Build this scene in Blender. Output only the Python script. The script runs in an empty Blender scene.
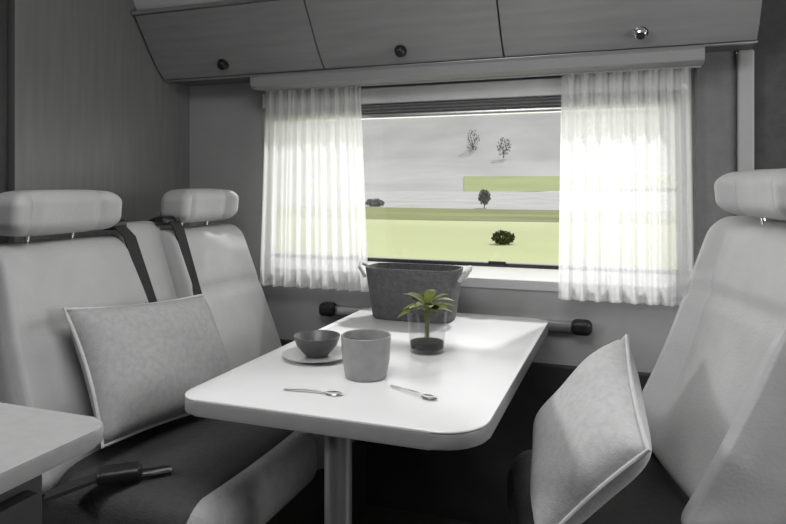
import bpy, bmesh, math, random
from mathutils import Vector, Matrix, Euler
random.seed(7)
C = bpy.context.scene.collection
sc = bpy.context.scene
R = math.radians

# ------------------------------------------------------------------ camera, sky, sun, daylight, added fill, exposure
cam_d = bpy.data.cameras.new('camera'); cam = bpy.data.objects.new('camera', cam_d); C.objects.link(cam)
cam.location = (0, 0, 1.15); cam.rotation_euler = (R(90), 0, R(20))
cam_d.sensor_width = 36; cam_d.lens = 650 / 786 * 36; cam_d.shift_y = -77 / 786
cam_d.clip_start = 0.02; cam_d.clip_end = 800
sc.camera = cam

world = bpy.data.worlds.new('sky'); sc.world = world; world.use_nodes = True
wn = world.node_tree.nodes; wl = world.node_tree.links
bg = wn['Background']; bg.inputs['Strength'].default_value = 1.0; bg.inputs['Color'].default_value = (1.02, 1.02, 1.02, 1)

sd = bpy.data.lights.new('sun', 'SUN'); sd.energy = 3.9; sd.angle = R(4)
sun = bpy.data.objects.new('sun', sd); C.objects.link(sun)
sun.rotation_euler = Vector((-0.18, -0.62, -0.80)).to_track_quat('-Z', 'Y').to_euler()

def area(name, loc, target, sx, sy, energy):
    d = bpy.data.lights.new(name, 'AREA'); d.shape = 'RECTANGLE'; d.size = sx; d.size_y = sy; d.energy = energy
    o = bpy.data.objects.new(name, d); C.objects.link(o); o.location = loc
    o.rotation_euler = (Vector(target) - Vector(loc)).to_track_quat('-Z', 'Y').to_euler()
    return o
area('window_daylight', (-0.55, 2.32, 1.13), (-0.55, 0.6, 0.75), 1.3, 0.6, 3.2)        # sky through the side window
area('roof_fill', (-0.45, 0.75, 1.97), (-0.5, 0.95, 0), 0.7, 0.6, 9)       # added fill for the interior, at an unseen roof opening
area('windscreen_daylight', (1.65, 1.1, 1.25), (-0.6, 1.3, 0.9), 0.8, 0.6, 13)       # sky through the windscreen

area('rear_seat_fill', (-2.3, -.32, 1.75), (.2, 1.55, .95), .4, .4, 26)          # added fill with no opening behind it, brightens the captain seat
vs = sc.view_settings
vs.view_transform = 'Standard'; vs.look = 'None'; vs.exposure = 0.0; vs.gamma = 1.0; vs.use_curve_mapping = False
sc.cycles.use_denoising = True
sc.cycles.max_bounces = 8; sc.cycles.transparent_max_bounces = 16

# ------------------------------------------------------------------ materials
def mat(name, col, rough=0.6, metal=0.0, noise=0.0, nscale=20, bump=0.0, bscale=60, spec=None, stretch=None):
    m = bpy.data.materials.new(name); m.use_nodes = True
    n = m.node_tree.nodes; l = m.node_tree.links; b = n['Principled BSDF']
    if not isinstance(col, (tuple, list)): col = (col, col, col)
    b.inputs['Base Color'].default_value = (*col, 1); b.inputs['Roughness'].default_value = rough
    b.inputs['Metallic'].default_value = metal
    if spec is not None: b.inputs['Specular IOR Level'].default_value = spec
    if noise or bump:
        tc = n.new('ShaderNodeTexCoord'); mp = n.new('ShaderNodeMapping')
        l.new(tc.outputs['Object'], mp.inputs['Vector'])
        if stretch: mp.inputs['Scale'].default_value = stretch
    if noise:
        t = n.new('ShaderNodeTexNoise'); t.inputs['Scale'].default_value = nscale; t.inputs['Detail'].default_value = 4
        l.new(mp.outputs[0], t.inputs['Vector'])
        r = n.new('ShaderNodeValToRGB')
        r.color_ramp.elements[0].position = 0.3; r.color_ramp.elements[1].position = 0.7
        r.color_ramp.elements[0].color = (*[c * (1 - noise) for c in col], 1)
        r.color_ramp.elements[1].color = (*[min(1, c * (1 + noise)) for c in col], 1)
        l.new(t.outputs[0], r.inputs[0]); l.new(r.outputs[0], b.inputs['Base Color'])
    if bump:
        t = n.new('ShaderNodeTexNoise'); t.inputs['Scale'].default_value = bscale; t.inputs['Detail'].default_value = 3
        l.new(mp.outputs[0], t.inputs['Vector'])
        bn = n.new('ShaderNodeBump'); bn.inputs['Strength'].default_value = bump; bn.inputs['Distance'].default_value = 0.01
        l.new(t.outputs[0], bn.inputs['Height']); l.new(bn.outputs[0], b.inputs['Normal'])
    return m

def sheer_mat():
    m = bpy.data.materials.new('sheer_voile'); m.use_nodes = True
    n = m.node_tree.nodes; l = m.node_tree.links; n.clear()
    out = n.new('ShaderNodeOutputMaterial'); d = n.new('ShaderNodeBsdfDiffuse'); t = n.new('ShaderNodeBsdfTranslucent')
    tr = n.new('ShaderNodeBsdfTransparent'); a = n.new('ShaderNodeMixShader'); b = n.new('ShaderNodeMixShader')
    d.inputs[0].default_value = (.9, .9, .9, 1); t.inputs[0].default_value = (.95, .95, .95, 1)
    a.inputs[0].default_value = 0.62; b.inputs[0].default_value = 0.26
    l.new(d.outputs[0], a.inputs[1]); l.new(t.outputs[0], a.inputs[2])
    l.new(a.outputs[0], b.inputs[1]); l.new(tr.outputs[0], b.inputs[2]); l.new(b.outputs[0], out.inputs[0])
    return m

def pane_mat(name, tint=0.96, gloss=0.06):
    m = bpy.data.materials.new(name); m.use_nodes = True
    n = m.node_tree.nodes; l = m.node_tree.links; n.clear()
    out = n.new('ShaderNodeOutputMaterial'); g = n.new('ShaderNodeBsdfGlossy'); tr = n.new('ShaderNodeBsdfTransparent')
    g.inputs['Roughness'].default_value = 0.02; tr.inputs[0].default_value = (tint, tint, tint, 1)
    fr = n.new('ShaderNodeLayerWeight'); fr.inputs[0].default_value = .3
    pw = n.new('ShaderNodeMath'); pw.operation = 'POWER'; pw.inputs[1].default_value = 3
    ml = n.new('ShaderNodeMath'); ml.operation = 'MULTIPLY_ADD'; ml.inputs[1].default_value = .5; ml.inputs[2].default_value = .03
    l.new(fr.outputs['Facing'], pw.inputs[0]); l.new(pw.outputs[0], ml.inputs[0])
    mx = n.new('ShaderNodeMixShader')
    l.new(ml.outputs[0], mx.inputs[0]); l.new(tr.outputs[0], mx.inputs[1]); l.new(g.outputs[0], mx.inputs[2]); l.new(mx.outputs[0], out.inputs[0])
    return m

def leaf_mat(name, col):
    m = mat(name, col, .5, noise=.25, nscale=40); return m

M = dict(
    wall=mat('grey_wall_laminate', .38, .55, noise=.05, nscale=8, bump=.05, bscale=200),
    partition=mat('brushed_grey_partition', .15, .35, noise=.10, nscale=6, stretch=(1, 8, .6)),
    dark_panel=mat('anthracite_panel', .035, .5, noise=.2, nscale=10),
    cab_dark=mat('dark_cab_lining', .07, .8, noise=.15, nscale=30, bump=.2, bscale=150),
    pillar=mat('grey_pillar_lining', .17, .7, noise=.08, nscale=30, bump=.2, bscale=150),
    pale_trim=mat('pale_trim', .55, .4),
    ceiling=mat('ceiling_fabric', .62, .8, bump=.15, bscale=250),
    floor=mat('dark_vinyl_floor', .045, .45, noise=.3, nscale=5, stretch=(1, 10, 1)),
    locker=mat('locker_gloss_laminate', .25, .3, noise=.10, nscale=4, stretch=(1, 9, 9)),
    locker_body=mat('locker_carcass', .14, .5, noise=.1, nscale=6),
    alu=mat('satin_aluminium', .62, .32, metal=.9, bump=.05, bscale=200),
    chrome=mat('polished_chrome', .8, .12, metal=1.0),
    black=mat('black_plastic', .012, .4, bump=.1, bscale=200),
    pelmet=mat('pelmet_fabric', .28, .7, bump=.2, bscale=200),
    frame=mat('window_frame_grey', .045, .4, noise=.05),
    blind=mat('pleated_blind_fabric', .30, .8, noise=.08, nscale=40),
    cassette=mat('blind_cassette', .6, .5, noise=.05),
    sheer=sheer_mat(),
    pane=pane_mat('window_acrylic'),
    leather=mat('light_grey_leather', .46, .48, noise=.05, nscale=12, bump=.10, bscale=140),
    leather_mid=mat('mid_grey_upholstery', .33, .65, noise=.08, nscale=40, bump=.3, bscale=160),
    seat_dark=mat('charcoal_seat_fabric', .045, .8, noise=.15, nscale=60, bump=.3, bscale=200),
    piping=mat('pale_piping', .62, .55, noise=.05, nscale=60),
    cushion=mat('grey_woven_cushion', .42, .85, noise=.10, nscale=70, bump=.18, bscale=260),
    cushion_pale=mat('pale_woven_cushion', .56, .85, noise=.08, nscale=70, bump=.18, bscale=260),
    belt=mat('black_webbing', .018, .75, noise=.2, nscale=150, bump=.3, bscale=300),
    table=mat('white_table_laminate', .78, .22, noise=.02, nscale=6),
    table_edge=mat('grey_table_edging', .24, .45, noise=.05, nscale=30),
    worktop=mat('grey_worktop_laminate', .36, .4, noise=.06, nscale=60),
    basket=mat('grey_felt', .12, .95, noise=.2, nscale=80, bump=.4, bscale=200),
    rope=mat('pale_handle_cord', .5, .8, noise=.1, nscale=200),
    bowl=mat('dark_stoneware', .10, .35, noise=.15, nscale=50),
    plate=mat('grey_stoneware', .42, .3, noise=.08, nscale=50),
    mug=mat('grey_ceramic', .27, .35, noise=.10, nscale=40),
    tumbler=pane_mat('tumbler_glass', .93),
    leaf=leaf_mat('olive_green_leaf', (.15, .18, .025)),
    leaf_pale=leaf_mat('pale_lime_leaf', (.50, .52, .22)),
    soil=mat('dark_soil', .02, .95, noise=.4, nscale=80, bump=.5, bscale=80),
    steel=mat('cutlery_steel', .45, .22, metal=1.0),
    meadow=mat('yellow_green_meadow', (.37, .40, .205), .95, noise=.08, nscale=.12, stretch=(.25, 1, 1)),
    meadow_dark=mat('olive_meadow', (.17, .19, .062), .95, noise=.3, nscale=.25, stretch=(.3, 1, 1)),
    gravel=mat('pale_track_gravel', (.33, .33, .32), .95, noise=.12, nscale=.3),
    slope=mat('pale_green_slope', (.235, .27, .11), .95, noise=.08, nscale=.1),
    hill=mat('hazed_hillside', (.31, .31, .305), .95, noise=.16, nscale=.06),  # haze over the wooded hill is put into this pale grey
    bush=mat('dark_bush_leaf', (.055, .065, .012), .9, noise=.3, nscale=2),
    tree_grey=mat('grey_winter_twigs', (.20, .20, .19), .95, noise=.25, nscale=1),
    tree_pale=mat('pale_grey_twigs', (.16, .16, .155), .95, noise=.2, nscale=1),
    bark=mat('grey_bark', (.12, .12, .115), .9, noise=.25, nscale=3),
)

# ------------------------------------------------------------------ helpers
def root_of(o):
    while o.parent: o = o.parent
    return o
def obj(name, bm, material, parent=None, smooth=True, local=False, angle=40):
    """Link bm as one mesh object. World coordinates unless local; parents sit at their root's location."""
    if parent is not None and not local:
        bmesh.ops.translate(bm, verts=bm.verts, vec=-root_of(parent).location)
    bmesh.ops.recalc_face_normals(bm, faces=bm.faces)
    me = bpy.data.meshes.new(name); bm.to_mesh(me); bm.free()
    me.materials.append(material)
    if smooth:
        me.shade_smooth()
        try: me.set_sharp_from_angle(angle=R(angle))
        except Exception: pass
    o = bpy.data.objects.new(name, me); C.objects.link(o)
    if parent is not None: o.parent = parent
    return o
def thing(name, label, cat, loc=(0, 0, 0), rotz=0, group=None):
    o = bpy.data.objects.new(name, None); C.objects.link(o)
    o.empty_display_size = .05
    o.location = loc; o.rotation_euler = (0, 0, rotz)
    return tag(o, label, cat, group)
def tag(o, label, cat, group=None, kind=None):
    o['label'] = label; o['category'] = cat
    if group: o['group'] = group
    if kind: o['kind'] = kind
    return o
def struct(name, bm, m, smooth=False, label=None):
    o = obj(name, bm, m, None, smooth); o['kind'] = 'structure'
    if label: o['label'] = label
    return o

def box(bm, lo, hi, bevel=0.0):
    r = bmesh.ops.create_cube(bm, size=1.0)
    lo = Vector(lo); hi = Vector(hi); c = (lo + hi) / 2; s = hi - lo
    for v in r['verts']: v.co = Vector((v.co.x * s.x, v.co.y * s.y, v.co.z * s.z)) + c
    if bevel:
        es = list({e for v in r['verts'] for e in v.link_edges})
        bmesh.ops.bevel(bm, geom=es, offset=bevel, segments=2, profile=.5, affect='EDGES')
    return bm
def newbox(lo, hi, bevel=0.0): return box(bmesh.new(), lo, hi, bevel)

def rbox(bm, size, r, deform=None, mtx=None, nc=4, ni=8):
    """Rounded block centred on the origin; deform(Vector)->Vector, then mtx."""
    h = [s / 2 for s in size]; r = min(r, min(h) * .999)
    def samples(hh):
        inn = hh - r
        out = []
        for k in range(nc): out.append((-inn, -math.tan(R(45) * (1 - k / nc))))
        for k in range(ni + 1): out.append((-inn + 2 * inn * k / ni, 0.0))
        for k in range(1, nc + 1): out.append((inn, math.tan(R(45) * k / nc)))
        return out
    S = [samples(x) for x in h]
    cache = {}
    def vert(ax, sgn, i, j):
        a, b = [(1, 2), (2, 0), (0, 1)][ax]
        p = [0, 0, 0]; q = [0, 0, 0]
        p[ax] = sgn * (h[ax] - r); q[ax] = sgn
        p[a], q[a] = S[a][i]; p[b], q[b] = S[b][j]
        v = Vector(p) + Vector(q).normalized() * r
        key = tuple(round(c, 5) for c in v)
        if key not in cache:
            w = deform(v.copy()) if deform else v
            if mtx is not None: w = mtx @ w
            cache[key] = bm.verts.new(w)
        return cache[key]
    N = 2 * nc + ni
    for ax in range(3):
        for sgn in (-1, 1):
            for i in range(N):
                for j in range(N):
                    f = [vert(ax, sgn, i, j), vert(ax, sgn, i + 1, j), vert(ax, sgn, i + 1, j + 1), vert(ax, sgn, i, j + 1)]
                    u = []
                    for v in f:
                        if v not in u: u.append(v)
                    if len(u) >= 3:
                        try: bm.faces.new(u)
                        except ValueError: pass
    return bm

def tube(bm, pts, r, seg=10, closed=False, caps=True):
    pts = [Vector(p) for p in pts]; n = len(pts); rings = []
    rr = r if callable(r) else (lambda t: r)
    prev = None
    for i, p in enumerate(pts):
        if closed: d = (pts[(i + 1) % n] - pts[i - 1]).normalized()
        else: d = (pts[min(i + 1, n - 1)] - pts[max(i - 1, 0)]).normalized()
        if prev is None:
            a = d.orthogonal().normalized()
        else:
            a = (prev - d * prev.dot(d))
            a = a.normalized() if a.length > 1e-6 else d.orthogonal().normalized()
        prev = a; b = d.cross(a)
        rad = rr(i / max(1, n - 1))
        rings.append([bm.verts.new(p + a * math.cos(2 * math.pi * k / seg) * rad + b * math.sin(2 * math.pi * k / seg) * rad) for k in range(seg)])
    m = n if closed else n - 1
    for i in range(m):
        A = rings[i]; B = rings[(i + 1) % n]
        for k in range(seg): bm.faces.new([A[k], A[(k + 1) % seg], B[(k + 1) % seg], B[k]])
    if caps and not closed:
        bm.faces.new(rings[0][::-1]); bm.faces.new(rings[-1])
    return bm
def lathe(bm, prof, c=(0, 0, 0), seg=40):
    c = Vector(c); rings = []
    for r, z in prof:
        if r < 1e-6: rings.append([bm.verts.new(c + Vector((0, 0, z)))])
        else: rings.append([bm.verts.new(c + Vector((r * math.cos(2 * math.pi * k / seg), r * math.sin(2 * math.pi * k / seg), z))) for k in range(seg)])
    for A, B in zip(rings, rings[1:]):
        for k in range(seg):
            f = [A[k % len(A)], A[(k + 1) % len(A)], B[(k + 1) % len(B)], B[k % len(B)]]
            u = []
            for v in f:
                if v not in u: u.append(v)
            if len(u) > 2:
                try: bm.faces.new(u)
                except ValueError: pass
    return bm
def extrude_x(bm, prof, x0, x1):
    """Closed (y, z) outline extruded along X."""
    a = [bm.verts.new((x0, y, z)) for y, z in prof]; b = [bm.verts.new((x1, y, z)) for y, z in prof]
    n = len(prof)
    for i in range(n): bm.faces.new([a[i], a[(i + 1) % n], b[(i + 1) % n], b[i]])
    bm.faces.new(a[::-1]); bm.faces.new(b)
    return bm
def extrude_z(bm, outline, z0, z1, bevel=0.0):
    a = [bm.verts.new((x, y, z0)) for x, y in outline]; b = [bm.verts.new((x, y, z1)) for x, y in outline]
    n = len(outline)
    for i in range(n): bm.faces.new([a[i], a[(i + 1) % n], b[(i + 1) % n], b[i]])
    f0 = bm.faces.new(a[::-1]); f1 = bm.faces.new(b)
    if bevel:
        es = list(f0.edges) + list(f1.edges)
        bmesh.ops.bevel(bm, geom=es, offset=bevel, segments=2, profile=.5, affect='EDGES')
    return bm
def round_rect(x0, x1, y0, y1, rs, n=8):
    """rs = radius at (x0,y0), (x1,y0), (x1,y1), (x0,y1)."""
    out = []
    for (cx, cy, r, a0) in ((x0 + rs[0], y0 + rs[0], rs[0], 180), (x1 - rs[1], y0 + rs[1], rs[1], 270),
                            (x1 - rs[2], y1 - rs[2], rs[2], 0), (x0 + rs[3], y1 - rs[3], rs[3], 90)):
        for k in range(n + 1):
            a = R(a0 + 90 * k / n); out.append((cx + r * math.cos(a), cy + r * math.sin(a)))
    return out
def strap(bm, pts, width_dir, w, t):
    """Flat webbing along pts, w wide along width_dir and t thick."""
    pts = [Vector(p) for p in pts]; wd = Vector(width_dir).normalized(); rings = []
    for i, p in enumerate(pts):
        d = (pts[min(i + 1, len(pts) - 1)] - pts[max(i - 1, 0)]).normalized()
        nn = d.cross(wd).normalized()
        rings.append([bm.verts.new(p + wd * a * w / 2 + nn * b * t / 2) for a, b in ((-1, -1), (1, -1), (1, 1), (-1, 1))])
    for A, B in zip(rings, rings[1:]):
        for k in range(4): bm.faces.new([A[k], A[(k + 1) % 4], B[(k + 1) % 4], B[k]])
    bm.faces.new(rings[0][::-1]); bm.faces.new(rings[-1])
    return bm
def bez(p0, p1, p2, n=10):
    p0, p1, p2 = Vector(p0), Vector(p1), Vector(p2)
    return [p0 * (1 - t) ** 2 + p1 * 2 * t * (1 - t) + p2 * t * t for t in [k / n for k in range(n + 1)]]

# ------------------------------------------------------------------ landscape outside the window
def terrain(name, rows, xs, m, wob=0.0, sub=1):
    """rows = [(y, z), ...]; xs spread grows with y so the strip reaches past the window's view."""
    bm = bmesh.new(); grid = []
    for (y, z) in rows:
        line = []
        for k in range(41):
            u = k / 40; x = (xs[0] + (xs[1] - xs[0]) * u) * (y if y > 3 else 3)
            line.append(bm.verts.new((x, y, z + wob * y * .01 * (math.sin(u * 23 + y) + .6 * math.sin(u * 51 + 2 * y)))))
        grid.append(line)
    for A, B in zip(grid, grid[1:]):
        for k in range(40): bm.faces.new([A[k], A[k + 1], B[k + 1], B[k]])
    o = obj(name, bm, m); o['kind'] = 'structure'; return o
terrain('meadow', [(2.6, -.62), (8, -.62), (20, -.62), (31, -.62)], (-3, 1.5), M['meadow'])
terrain('field', [(31, -.62), (38, -.60), (46, -.55)], (-3, 1.5), M['meadow_dark'], .05)
terrain('road', [(46, -.55), (58, -.3), (72, .12), (80, .35)], (-3, 1.5), M['gravel'], .05)
terrain('hill_slope', [(80, .35), (92, 1.2), (108, 2.6)], (-.245, 1.0), M['slope'], .05)
terrain('hill', [(80.5, .2), (108, 2.0), (130, 7), (160, 20), (200, 44), (230, 60)], (-3, 1.5), M['hill'], .6)

def blob(bm, c, r, n=60, s=.35, seed=0):
    """Leafy mass: many small tilted leaf blades spread through a rounded volume."""
    rnd = random.Random(seed); c = Vector(c)
    for _ in range(n):
        while True:
            d = Vector((rnd.uniform(-1, 1), rnd.uniform(-1, 1), rnd.uniform(-1, 1)))
            if .35 < d.length < 1: break
        p = c + Vector((d.x * r[0], d.y * r[1], d.z * r[2]))
        q = Euler((rnd.uniform(0, 6.3), rnd.uniform(0, 6.3), rnd.uniform(0, 6.3))).to_matrix()
        L = s * rnd.uniform(.6, 1.3)
        vs_ = [bm.verts.new(p + q @ Vector(v)) for v in ((-L, 0, 0), (0, -L * .45, .1 * L), (L, 0, 0), (0, L * .45, .1 * L))]
        bm.faces.new(vs_)
    return bm
def bush(name, label, cat, x, y, z, r, trunk, m, n, s, seed, group=None):
    t = thing(name, label, cat, (x, y, z), group=group)
    b = bmesh.new()
    tube(b, [(x, y, z - .1), (x + .02, y, z + trunk + r[2] * .5), (x, y, z + trunk + r[2])], lambda u: max(.02, .05 * r[2]) * (1.2 - u), 8)
    for k in range(4):
        a = k * 1.7 + seed
        tube(b, [(x, y, z + trunk + .2 * r[2]), (x + math.cos(a) * r[0] * .6, y + math.sin(a) * r[1] * .6, z + trunk + r[2] * 1.2)], .02 * r[2], 6)
    obj('trunk', b, M['bark'], t)
    obj('foliage', blob(bmesh.new(), (x, y, z + trunk + r[2]), r, n, s, seed), m, t, smooth=False)
    return t
bush('bush', 'round dark bush standing alone in the yellow-green meadow', 'bush', -3.55, 19.4, -.62, (.34, .34, .2), .0, M['bush'], 420, .07, 3)
bush('tree', 'small dark grey tree at the far edge of the meadow', 'tree', -10.0, 47, -.5, (.45, .45, .55), .2, M['tree_grey'], 420, .12, 5)
bush('tree', 'low grey shrub at the meadow edge beside the curtain', 'tree', -18.6, 47, -.5, (.8, .5, .28), .0, M['tree_grey'], 420, .12, 6)
for k, (xx, yy) in enumerate(((-11, 126), (-19, 134))):
    bush('tree', ('squat shrubby bare tree on the pale hillside', 'taller bare tree with its trunk showing on the pale hillside')[k], 'tree', xx - 12, yy, 6.5, ((1.5, 1.5, 1.8), (1.5, 1.5, 2.4))[k], (.3, 1.6)[k], M['tree_pale'], 200, .22, 20 + k, 'bare trees on the hillside')

# ------------------------------------------------------------------ setting: shell of the motorhome
WY = 2.20                       # inner face of the window wall
WX0, WX1, WZ0, WZ1 = -1.33, 0.17, 0.80, 1.47
b = bmesh.new()
for lo, hi in (((-2.5, WY, 0), (WX0, WY + .05, 2.05)), ((WX1, WY, 0), (.30, WY + .05, 2.05)),
               ((WX0, WY, 0), (WX1, WY + .05, WZ0)), ((WX0, WY, WZ1), (WX1, WY + .05, 2.05))): box(b, lo, hi)
struct('wall_back', b, M['wall'])
struct('wall_cab', newbox((.345, WY - .01, 0), (2.0, WY + .05, 2.05)), M['cab_dark'])
struct('trim_1', newbox((.185, WY - .03, .62), (.30, WY - .001, 1.62), .008), M['pillar'])
struct('trim_2', newbox((.302, WY - .045, .60), (.345, WY - .001, 1.55), .006), M['wall'])
struct('floor', newbox((-2.5, -1.2, -.06), (2.0, WY + .05, 0)), M['floor'])
b = bmesh.new()
for lo, hi in (((-2.5, -1.2, 2.0), (2.0, .4, 2.05)), ((-2.5, 1.1, 2.0), (2.0, WY + .05, 2.05)), ((-2.5, .4, 2.0), (-.85, 1.1, 2.05)), ((-.05, .4, 2.0), (2.0, 1.1, 2.05))): box(b, lo, hi)
struct('ceiling', b, M['ceiling'])
struct('trim_4', newbox((-1.45, WY - .03, 0), (.28, WY - .001, .56), .004), M['dark_panel'])
b = bmesh.new(); extrude_x(b, [(1.90, 1.775), (1.80, 1.985), (2.195, 1.985), (2.195, 1.775)], -1.679, .335)
struct('trim_5', b, M['ceiling'])  # pale panel added above the locker, tilted to catch the light
struct('wall_left', newbox((-1.72, 1.40, 0), (-1.68, WY - .001, 2.0)), M['partition'])
struct('door_1', newbox((-1.75, .40, 0), (-1.70, 1.392, 1.99)), M['dark_panel'])
struct('wall_far_left', newbox((-2.5, -1.2, 0), (-2.46, WY, 2.0)), M['dark_panel'])
struct('wall_front', newbox((-2.5, -1.2, 0), (2.0, -1.16, 2.0)), M['wall'])
b = bmesh.new()
for lo, hi in (((1.96, -1.2, 0), (2.0, WY, .85)), ((1.96, -1.2, 1.6), (2.0, WY, 2.0)), ((1.96, -1.2, .85), (2.0, .4, 1.6)), ((1.96, 1.9, .85), (2.0, WY, 1.6))): box(b, lo, hi)
struct('wall_right', b, M['cab_dark'])

# window: frame with rounded corners, acrylic pane, dark lower rail
def ring_frame(bm, x0, x1, z0, z1, w, y0, y1, r=.05):
    o = round_rect(x0, x1, z0, z1, (r,) * 4); i = round_rect(x0 + w, x1 - w, z0 + w, z1 - w, (r * .8,) * 4); n = len(o)
    V = [[bm.verts.new((p[0], y, p[1])) for p in L] for L, y in ((o, y0), (i, y0), (i, y1), (o, y1))]
    for a in range(4):
        A = V[a]; B = V[(a + 1) % 4]
        for k in range(n): bm.faces.new([A[k], A[(k + 1) % n], B[(k + 1) % n], B[k]])
    return bm
wf = obj('window_1', ring_frame(bmesh.new(), WX0, WX1, WZ0, WZ1, .03, WY - .008, WY + .04), M['pale_trim']); wf['kind'] = 'structure'
obj('pane', newbox((WX0 + .02, WY + .022, WZ0 + .02), (WX1 - .02, WY + .027, WZ1 - .02)), M['pane'], wf)
b = newbox((WX0 + .03, WY - .012, .872), (WX1 - .03, WY + .02, .886), .003)
obj('window_rail', b, M['frame'], wf)
b = newbox((WX0 + .03, WY - .004, WZ0 + .025), (WX1 - .03, WY + .018, .872), .003)
obj('lower_privacy_blind', b, M['sheer'], wf)
for xx in (-.93, -.42):
    b = newbox((xx - .03, WY - .024, .879), (xx + .03, WY - .012, .893), .003); obj('catch', b, M['black'], wf)

# pelmet under the locker
b = bmesh.new(); extrude_x(b, [(2.04, 1.548), (2.025, 1.535), (2.03, 1.505), (2.05, 1.498), (2.10, 1.50), (2.10, 1.548)], WX0 + .045, .20)
pel = obj('trim_3', b, M['pelmet'], None, True); pel['kind'] = 'structure'

# ------------------------------------------------------------------ overhead locker
lk = thing('overhead_locker', 'long grey overhead locker with curved doors above the window', 'locker', (-.66, 2.0, 1.55))
LX0, LX1 = -1.675, .335
face = [(2.035, 1.552), (2.0, 1.585), (1.965, 1.63), (1.925, 1.69), (1.895, 1.732), (1.878, 1.757)]
b = bmesh.new(); extrude_x(b, [(2.195, 1.55), (2.04, 1.55)] + [(y + .022, z + .006) for y, z in face] + [(2.195, 1.770)], LX0, LX1)
obj('carcass', b, M['locker_body'], lk, smooth=False)
doors = ((LX0 + .004, -.996), (-.990, -.373), (-.367, LX1 - .004))
for (x0, x1), kx in zip(doors, (-1.38, -.70, .03)):
    b = bmesh.new(); extrude_x(b, face + [(y + .018, z + .006) for y, z in face[::-1]], x0, x1)
    d = obj('door', b, M['locker'], lk)
    kn = bmesh.new(); lathe(kn, [(0, .016), (.012, .016), (.016, .012), (.017, 0), (.021, -.002), (.021, -.008), (0, -.008)], (0, 0, 0), 24)
    nrm = Vector((0, -.78, -.62)); q = nrm.to_track_quat('Z', 'Y').to_matrix().to_4x4()
    bmesh.ops.transform(kn, matrix=Matrix.Translation((kx, 1.995, 1.585)) @ q, verts=kn.verts)
    obj('push_knob', kn, M['chrome'] if kx > -.5 else M['black'], d)
b = newbox((LX0, 1.866, 1.759), (LX1, 1.90, 1.773), .003); obj('top_trim', b, M['alu'], lk)
b = newbox((LX0, 2.042, 1.546), (LX1, 2.06, 1.552), .001); obj('bottom_trim', b, M['alu'], lk)

# ------------------------------------------------------------------ pleated blind pulled up at the window head
bl = thing('pleated_blind', 'grey pleated blind gathered at the top of the window', 'blind', (-.58, 2.15, 1.38))
obj('head_cassette', newbox((WX0 + .02, 2.146, 1.440), (WX1 - .02, 2.191, 1.496), .005), M['cassette'], bl)
b = bmesh.new(); prof = []
for k in range(7): prof.append((2.158 if k % 2 else 2.174, 1.440 - k * .006))
prof2 = [(y + .012, z) for y, z in prof[::-1]]
extrude_x(b, prof + prof2, WX0 + .03, WX1 - .03); obj('pleats', b, M['blind'], bl, smooth=False)
obj('bottom_rail', newbox((WX0 + .03, 2.155, 1.388), (WX1 - .03, 2.188, 1.403), .004), M['alu'], bl)

# ------------------------------------------------------------------ sheer curtains
def curtain(label, x0, x1, z0, z1, folds, y, amp, phase, flare):
    t = thing('sheer_curtain', label, 'curtain', ((x0 + x1) / 2, y, z0), group='sheer curtains at the window')
    b = bmesh.new(); N = 160; Z = 18; rows = []
    for j in range(Z + 1):
        v = j / Z; row = []
        for i in range(N + 1):
            u = i / N
            x = x0 + (x1 - x0) * u + flare * (1 - v) * (u - .5)
            yy = y + amp * (.55 + .45 * (1 - v)) * math.sin(2 * math.pi * folds * u + phase + .5 * math.sin(6 * u) + .25 * (1 - v)) + .4 * amp * math.sin(2 * math.pi * folds * 2.3 * u + 1)
            row.append(b.verts.new((x, yy, z0 + (z1 - z0) * v)))
        rows.append(row)
    for A, B in zip(rows, rows[1:]):
        for i in range(N): b.faces.new([A[i], A[i + 1], B[i + 1], B[i]])
    obj('voile', b, M['sheer'], t, angle=180)
    b = bmesh.new()
    hem = [(v.x, v.y, v.z) for v in [r.co + t.location * 0 for r in []]]
    pts = []
    for i in range(N + 1):
        u = i / N; x = x0 + (x1 - x0) * u + flare * (u - .5)
        yy = y + amp * math.sin(2 * math.pi * folds * u + phase + .5 * math.sin(6 * u) + .25) + .4 * amp * math.sin(2 * math.pi * folds * 2.3 * u + 1)
        pts.append((x, yy, z0 + .004))
    strap(b, pts, (0, 0, 1), .010, .003); obj('hem', b, M['sheer'], t)
    return t
curtain('white sheer curtain gathered at the window beside the headrested bench', -1.285, -.895, .775, 1.50, 9, 2.125, .014, .4, .06)
curtain('white sheer curtain drawn across the window beside the captain seat', -.205, .172, .788, 1.50, 8, 2.125, .013, 1.1, .02)
tag(obj('curtain_rail', newbox((-1.28, 2.115, 1.500), (.20, 2.135, 1.512), .002), M['pale_trim']), 'slim pale curtain rail under the overhead locker pelmet', 'curtain rail')

# ------------------------------------------------------------------ left travel bench
BX, BY = -1.1, 1.62
bench = thing('travel_bench', 'light grey two-place travel bench with headrests and black seat belts', 'bench', (BX, BY, 0))
obj('base', newbox((-1.42, 1.06, 0), (-.86, 2.11, .38), .015), M['dark_panel'], bench)
def spine(z):           # front face of the backrest at height z
    t = (z - .50) / .50
    return -1.185 - .185 * t
for (y0, y1) in ((1.07, 1.585), (1.595, 2.10)):
    def dfm(v):
        v.z += .018 * (1 - (v.x / .27) ** 2) * (1 - (v.y / .27) ** 2) * (1 if v.z > 0 else 0)
        if v.x > .16: v.z -= .3 * (v.x - .16) ** 2 * 8
        return v
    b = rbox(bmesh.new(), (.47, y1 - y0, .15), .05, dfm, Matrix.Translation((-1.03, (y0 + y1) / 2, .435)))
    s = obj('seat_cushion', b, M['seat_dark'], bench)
    b = rbox(bmesh.new(), (.12, y1 - y0, .155), .055, None, Matrix.Translation((-.835, (y0 + y1) / 2, .428)))
    obj('front_bolster', b, M['leather_mid'], s)
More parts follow.
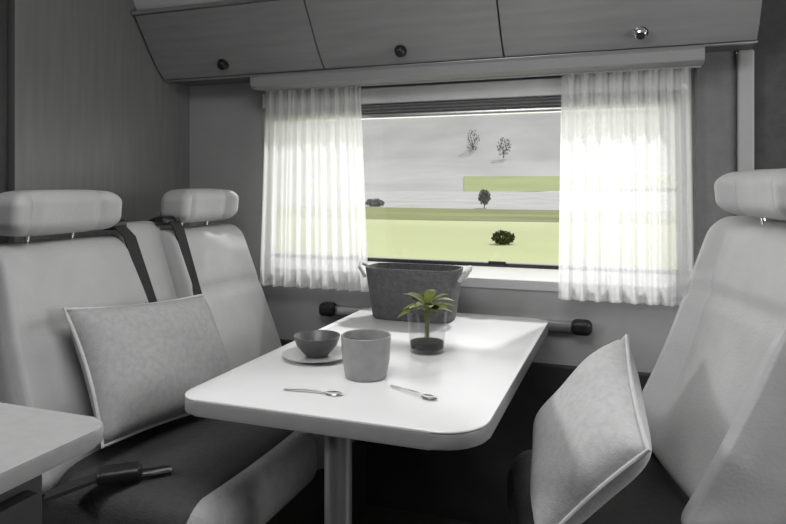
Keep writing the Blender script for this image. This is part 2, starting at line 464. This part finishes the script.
def backrest_bm(yc, w0, w1, z0, z1, th, sp, bol=.028):
    """Tapered upholstered back: w0 wide below, w1 above, side bolsters, leaning along sp(z)."""
    H = z1 - z0
    def dfm(v):
        t = (v.z + H / 2) / H
        w = w0 + (w1 - w0) * max(0, min(1, t)) ** 1.6
        y = v.y * w
        side = abs(v.y) * 2
        if v.x > 0:
            v.x += bol * max(0, side - .55) / .45 * (1 - .4 * t) * (1 if side < .98 else .6)
            v.x += .02 * math.exp(-((t - .28) / .2) ** 2) * (1 - side ** 2)
            v.x -= .010 * math.exp(-((t - .62) / .03) ** 2) * (1 if side < .9 else .3)
        z = v.z + z0 + H / 2
        return Vector((sp(z) - th / 2 + v.x, yc + y, z))
    return rbox(bmesh.new(), (th, 1.0, H), .045, dfm, None, 5, 22)
def headrest_bm(yc, w, z0, z1, th, xf, wing=.03):
    H = z1 - z0
    def dfm(v):
        side = abs(v.y) / (w / 2)
        if v.x > 0: v.x += wing * side ** 3 - .008 * (1 - side ** 2) - .011 * math.exp(-((side - .62) / .07) ** 2)
        v.z *= 1 - .20 * min(1, side) ** 4
        v.x += .10 * v.z
        return v
    return rbox(bmesh.new(), (th, w, H), .036, dfm, Matrix.Translation((xf - th / 2, yc, (z0 + z1) / 2)), 5, 30)
for yc, near in ((1.29, True), (1.885, False)):
    b = backrest_bm(yc, .50 if near else .42, .40, .48, 1.005, .13, spine)
    br = obj('backrest', b, M['leather'], bench)
    hr = obj('headrest', headrest_bm(yc, .345 if near else .315, 1.022, 1.138, .10, -1.352), M['leather'], bench)
    for s in (-.07, .07):
        tb = bmesh.new(); tube(tb, [(-1.43, yc + s, .96), (-1.415, yc + s, 1.06)], .006, 10); obj('post', tb, M['chrome'], hr)
# centre panel between the backs, belts either side
def dfc(v):
    z = v.z + .76; return Vector((spine(z) - .075 + v.x, 1.622 + v.y * (1.06 - .10 * (z - .48)), z))
obj('centre_panel', rbox(bmesh.new(), (.08, .19, .55), .03, dfc), M['leather'], bench)
for ya, yb, nm in ((1.505, 1.52, 0), (1.728, 1.715, 1)):
    pts = [(-1.50, ya - .05 * (1 - nm), 1.02), (-1.43, ya - .03 * (1 - nm), 1.045), (-1.375, ya - .02 * (1 - nm), 1.03)] + [(spine(z) + .012, ya + (yb - ya) * (1.0 - z) / .3, z) for z in (1.0, .93, .86, .79, .72, .65, .58)]
    b = bmesh.new(); strap(b, pts, (0, 1, 0), .046, .004); sb = obj('seat_belt', b, M['belt'], bench)
    obj('belt_guide', rbox(bmesh.new(), (.04, .07, .03), .012, None, Matrix.Translation((-1.40, ya - .015, 1.035)), 3, 3), M['black'], sb)
# buckle on the near seat
bu = thing('seat_belt_buckle', 'black seat belt buckle with chrome tongue lying on the dark bench seat', 'buckle', (-1.02, 1.10, .515), R(40))
obj('stalk', strap(bmesh.new(), [(-.14, -.0, -.005), (-.05, 0, .018), (-.03, 0, .022)], (0, 1, 0), .04, .008), M['belt'], bu, local=True)
obj('housing', rbox(bmesh.new(), (.09, .05, .028), .011, None, Matrix.Translation((0, 0, .022)), 3, 4), M['black'], bu, local=True)
obj('tongue', newbox((.045, -.015, .014), (.105, .015, .019), .002), M['chrome'], bu, local=True)

# ------------------------------------------------------------------ scatter cushions
def scatter(label, loc, normal, roll, w, h, th, m, pm, seed):
    t = thing('scatter_cushion', label, 'cushion', loc, group='scatter cushions on the seats')
    n = Vector(normal).normalized(); up = Vector((0, 0, 1)); up = (up - n * up.dot(n)).normalized(); sx = up.cross(n)
    rot = Matrix((sx, up, n)).transposed() @ Matrix.Rotation(roll, 3, 'Z')
    rnd = random.Random(seed); ph = [rnd.uniform(0, 6) for _ in range(4)]
    def shape(x, y):       # pinched edges between pointed corners
        u = x / (w / 2); v = y / (h / 2)
        px = x * (1 - .07 * (1 - min(1, abs(v)) ** 2) * abs(u) ** 3); py = y * (1 - .07 * (1 - min(1, abs(u)) ** 2) * abs(v) ** 3)
        return px, py, u, v
    b = bmesh.new(); N = 26; sides = []
    for s in (1, -1):
        g = []
        for i in range(N + 1):
            row = []
            for j in range(N + 1):
                x = w * (i / N - .5); y = h * (j / N - .5); px, py, u, v = shape(x, y)
                k = max(0, (1 - u ** 4)) * max(0, (1 - v ** 4))
                z = s * th / 2 * (k ** .55) + .004 * math.sin(u * 5 + ph[0]) * math.sin(v * 4 + ph[1]) * k
                if s < 0 and (i in (0, N) or j in (0, N)): row.append(sides[0][i][j])
                else: row.append(b.verts.new(rot @ Vector((px, py, z))))
            g.append(row)
        sides.append(g)
        for i in range(N):
            for j in range(N):
                f = [g[i][j], g[i + 1][j], g[i + 1][j + 1], g[i][j + 1]]
                b.faces.new(f if s > 0 else f[::-1])
    cov = obj('cover', b, m, t, local=True, angle=180)
    pts = []
    for a, bq in [(-1 + 2 * k / 20, -1) for k in range(20)] + [(1, -1 + 2 * k / 20) for k in range(20)] + [(1 - 2 * k / 20, 1) for k in range(20)] + [(-1, 1 - 2 * k / 20) for k in range(20)]:
        px, py, _, _ = shape(a * w / 2, bq * h / 2); pts.append(rot @ Vector((px, py, 0)))
    obj('piping', tube(bmesh.new(), pts, .0045, 8, closed=True), pm, t, local=True)
    return t
scatter('wide grey scatter cushion leaning on the two-place bench beside the table', (-1.150, 1.385, .695), (.83, -.067, .461), R(-5), .46, .33, .14, M['cushion'], M['piping'], 1)
scatter('pale scatter cushion leaning on the swivel captain seat', (-.085, 1.405, .632), (-1.053, -.397, .73), R(-25), .35, .32, .13, M['cushion_pale'], M['piping'], 2)

# ------------------------------------------------------------------ right captain seat (swivelled to the table)
cs = thing('captain_seat', 'pale grey swivelled captain seat with bolstered back and headrest', 'seat', (-.03, 1.54, 0), R(196))
def sp2(z):
    t = min(1, max(0, (z - .5) / .36)); return -.115 - .155 * (t * (1.35 - .35 * t)) - .06 * max(0, (z - .86) / .2)
def L(bm): return bm
b = bmesh.new(); lathe(b, [(0, 0), (.19, 0), (.19, .03), (.12, .06), (.10, .22), (.14, .26), (.16, .27), (0, .27)], (0, 0, 0), 40)
obj('pedestal', b, M['black'], cs, local=True)
obj('seat_pan', newbox((-.22, -.22, .271), (.18, .22, .313), .02), M['black'], cs, local=True)
def dfs(v):
    side = abs(v.y) / .25
    if v.z > 0: v.z += .03 * max(0, side - .6) / .4 - .01 * (1 - side ** 2)
    if v.x > .1: v.z -= 2.2 * (v.x - .1) ** 2
    return v
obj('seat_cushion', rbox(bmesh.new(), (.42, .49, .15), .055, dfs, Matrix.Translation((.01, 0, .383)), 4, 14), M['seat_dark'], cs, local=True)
H = .59
def dfb(v):
    t = (v.z + H / 2) / H
    w = .48 + .09 * max(0, t) ** 2
    y = v.y * w; side = abs(v.y) * 2
    if v.x > 0:
        v.x += .055 * max(0, min(1, (side - .72) / .12)) * (1 - .75 * max(0, t) ** 2) * (1 if side < .97 else .7)
        v.x += .02 * math.exp(-((t - .3) / .2) ** 2) * max(0, 1 - (side / .6) ** 2)
        v.x -= .010 * math.exp(-((t - .68) / .03) ** 2) * (1 if side < .9 else .3)
    z = v.z + .48 + H / 2
    return Vector((sp2(z) - .07 + v.x, y, z))
bk = obj('backrest', rbox(bmesh.new(), (.14, 1.0, H), .05, dfb, None, 5, 30), M['leather'], cs, local=True)
hd = obj('headrest', headrest_bm(.015, .31, 1.075, 1.185, .11, -.29, .04), M['leather'], cs, local=True)
for s in (-.07, .07):
    tb = bmesh.new(); tube(tb, [(-.37, s, 1.0), (-.345, s, 1.1)], .006, 10); obj('post', tb, M['chrome'], hd, local=True)

# ------------------------------------------------------------------ dining table and the wall rail that carries it
TX0, TX1, TY0, TY1, TZ = -.87, -.24, 1.09, 2.13, .72
tb = thing('dining_table', 'white dining table with grey edge and rounded corners under the window', 'table', (-.555, 1.22, 0))
ol = round_rect(TX0, TX1, TY0, TY1, (.05, .09, .05, .04))
top = obj('tabletop', extrude_z(bmesh.new(), ol, TZ - .004, TZ, .0015), M['table'], tb, angle=30)
obj('edge_band', extrude_z(bmesh.new(), ol, TZ - .034, TZ - .0042, .004), M['table_edge'], tb, angle=30)
b = bmesh.new(); pr = [(  .029 * math.cos(a) - .555, .022 * math.sin(a) + 1.20) for a in [2 * math.pi * k / 32 for k in range(32)]]
extrude_z(b, pr, .025, TZ - .045); leg = obj('leg', b, M['alu'], tb, angle=50)
obj('bracket', newbox((-.64, 1.13, TZ - .046), (-.47, 1.27, TZ - .0345), .003), M['black'], tb)
obj('foot', extrude_z(bmesh.new(), round_rect(-.68, -.43, 1.12, 1.28, (.03,) * 4), .001, .026, .006), M['alu'], tb)
rl = thing('table_rail', 'aluminium wall rail with black end caps behind the table', 'rail', (-.595, 2.18, .68))
obj('rail', newbox((-1.02, 2.165, .675), (-.17, 2.199, .705), .004), M['alu'], rl)
for x in (-1.045, -.145):
    obj('end_cap', rbox(bmesh.new(), (.065, .05, .05), .018, None, Matrix.Translation((x, 2.172, .692)), 3, 3), M['black'], rl)

# ------------------------------------------------------------------ kitchen unit in the near corner
ku = thing('kitchen_cabinet', 'dark kitchen cabinet under the grey worktop corner', 'cabinet', (-.9, .2, 0))
obj('body', newbox((-1.45, -.6, 0), (-.56, .50, .881), .004), M['dark_panel'], ku)
for y0, y1 in ((-.58, -.05), (-.04, .48)):
    d = obj('door', newbox((-.56, y0, .1), (-.542, y1, .85), .003), M['dark_panel'], ku)
    obj('handle', newbox((-.542, (y0 + y1) / 2 - .06, .78), (-.534, (y0 + y1) / 2 + .06, .79), .002), M['black'], d)
b = bmesh.new(); extrude_z(b, round_rect(-1.48, -.512, -.62, .548, (.01, .01, .03, .01)), .882, .90, .003)
tag(obj('worktop', b, M['worktop']), 'grey kitchen worktop corner beside the bench', 'worktop')

# ------------------------------------------------------------------ things on the table
bk_ = thing('felt_basket', 'dark grey felt basket with cord handles at the window end of the table', 'basket', (-.655, 2.0, TZ))
b = bmesh.new(); n = 48; rings = []
def bring(a, c, z, x0=-.655, y0=2.0):
    return [b.verts.new((x0 + a * math.copysign(abs(math.cos(t)) ** .5, math.cos(t)), y0 + c * math.copysign(abs(math.sin(t)) ** .5, math.sin(t)), z)) for t in [2 * math.pi * k / n for k in range(n)]]
for a, c, z in ((.01, .01, 0), (.125, .065, 0), (.132, .07, .006), (.155, .085, .165), (.150, .080, .165), (.127, .065, .012), (.01, .01, .010)): rings.append(bring(a, c, TZ + .0005 + z))
for A, B in zip(rings, rings[1:]):
    for k in range(n): b.faces.new([A[k], A[(k + 1) % n], B[(k + 1) % n], B[k]])
b.faces.new(rings[0][::-1]); b.faces.new(rings[-1])
obj('body', b, M['basket'], bk_)
for s in (-1, 1):
    h = bmesh.new(); tube(h, [(-.655 + s * .157, 2.0 - .035, TZ + .13), (-.655 + s * .178, 2.0 - .03, TZ + .16), (-.655 + s * .186, 2.0, TZ + .172), (-.655 + s * .178, 2.03, TZ + .16), (-.655 + s * .157, 2.035, TZ + .13)], .006, 10)
    obj('handle', h, M['rope'], bk_)

def at(px, py, z):       # point of the table plane seen there, used once to read positions off the photograph
    d = (1.15 - z) * 650 / (py - 185); xc = (px - 393) / 650 * d; a = R(20)
    return xc * math.cos(a) - d * math.sin(a), xc * math.sin(a) + d * math.cos(a)

# tumbler with a green plant
gx, gy = at(427, 352, TZ)
g = thing('plant_glass', 'clear glass tumbler holding a lime green plant on the table', 'glass', (gx, gy, TZ))
b = bmesh.new(); lathe(b, [(0, .001), (.042, .001), (.044, .004), (.052, .105), (.050, .105), (.0425, .012), (0, .012)], (gx, gy, TZ), 40); obj('tumbler', b, M['tumbler'], g)
b = bmesh.new(); lathe(b, [(0, .0125), (.0415, .0125), (.043, .028), (0, .034)], (gx, gy, TZ), 32); obj('soil', b, M['soil'], g)
def leaf(bm, base, d, Ln, wd):
    d = Vector(d).normalized(); s = d.cross(Vector((0, 0, 1))).normalized(); base = Vector(base); rows = []
    for k in range(9):
        t = k / 8; ww = wd * math.sin(math.pi * min(1, .08 + .92 * t)) ** .8
        p = base + d * Ln * t + Vector((0, 0, -.35 * Ln * t * t))
        up = s.cross(d)
        rows.append([bm.verts.new(p - s * ww + up * ww * .3), bm.verts.new(p), bm.verts.new(p + s * ww + up * ww * .3)])
    for A, B in zip(rows, rows[1:]):
        for k in range(2): bm.faces.new([A[k], A[k + 1], B[k + 1], B[k]])
rnd = random.Random(4)
st = bmesh.new()
for k in range(4): tube(st, bez((gx + .006 * math.cos(k * 1.6), gy + .006 * math.sin(k * 1.6), TZ + .035), (gx, gy, TZ + .08), (gx + .012 * math.cos(k * 1.6), gy + .012 * math.sin(k * 1.6), TZ + .125), 8), .0018, 6)
obj('stem', st, M['leaf'], g)
for k in range(22):
    a = k * 2.4; el = .15 + .9 * rnd.random(); z = TZ + .105 + .022 * rnd.random()
    lb = bmesh.new(); leaf(lb, (gx + .008 * math.cos(a), gy + .008 * math.sin(a), z), (math.cos(a), math.sin(a), el),   .05 + .035 * rnd.random(), .011 + .004 * rnd.random())
    o = obj('leaf', lb, M['leaf_pale'] if k % 7 == 0 else M['leaf'], g, angle=180)
    if k % 7 == 0: o['label'] = 'pale lime young leaf'

# mug, dark bowl on its plate, teaspoons
mx, my = at(366, 377, TZ)
mg = thing('mug', 'wide grey ceramic mug standing on the white table before the dark bowl', 'mug', (mx, my, TZ))
b = bmesh.new(); lathe(b, [(0, .001), (.042, .001), (.046, .005), (.053, .04), (.056, .094), (.0545, .0955), (.0525, .094), (.0495, .04), (.042, .010), (0, .009)], (mx, my, TZ), 48); obj('body', b, M['mug'], mg)
h = bmesh.new(); hd_ = Vector((-.9, .43, 0)).normalized(); c0 = Vector((mx, my, TZ))
tube(h, [c0 + hd_ * r + Vector((0, 0, z)) for r, z in ((.051, .075), (.066, .08), (.078, .066), (.078, .046), (.068, .032), (.050, .03))], .0055, 10); obj('handle', h, M['mug'], mg)
px_, py_ = at(317, 358, TZ)
pl = bmesh.new(); lathe(pl, [(0, .001), (.045, .001), (.05, .003), (.085, .011), (.086, .013), (.084, .0135), (.05, .006), (0, .005)], (px_, py_, TZ), 56)
tag(obj('saucer', pl, M['plate']), 'pale grey saucer under the dark bowl', 'plate')
bw = bmesh.new(); lathe(bw, [(0, .0065), (.026, .0065), (.029, .009), (.050, .034), (.058, .056), (.0565, .0575), (.0545, .056), (.046, .034), (.026, .013), (0, .012)], (px_, py_, TZ), 56)
tag(obj('bowl', bw, M['bowl']), 'small dark stoneware bowl on the grey saucer', 'bowl')
def spoon(label, px, py, ang):
    x, y = at(px, py, TZ)
    t = thing('teaspoon', label, 'spoon', (x, y, TZ), R(ang), 'steel teaspoons on the table')
    b = bmesh.new(); rows = []
    for k in range(13):
        u = k / 12; a = math.pi * u; w = .0125 * math.sin(a) ** .7 if 0 < u < 1 else .001
        xx = .045 - .04 * u
        rows.append([b.verts.new((xx, -w, .004)), b.verts.new((xx, 0, .004 - .003 * math.sin(a))), b.verts.new((xx, w, .004)), b.verts.new((xx, w * .9, .0052)), b.verts.new((xx, 0, .0052 - .003 * math.sin(a))), b.verts.new((xx, -w * .9, .0052))])
    for A, B in zip(rows, rows[1:]):
        for k in range(6): b.faces.new([A[k], A[(k + 1) % 6], B[(k + 1) % 6], B[k]])
    bmesh.ops.translate(b, verts=b.verts, vec=(0, 0, -.0003))
    obj('spoon_bowl', b, M['steel'], t, local=True)
    h = bmesh.new(); strap(h, [(.006, 0, .0042), (-.01, 0, .006), (-.04, 0, .006), (-.085, 0, .003)], (0, 1, 0), .006, .0015); obj('handle', h, M['steel'], t, local=True)
    return t
spoon('steel teaspoon lying alone near the front edge of the table', 420, 396, -25)
spoon('steel teaspoon lying on the table below the saucer', 322, 394, 5)
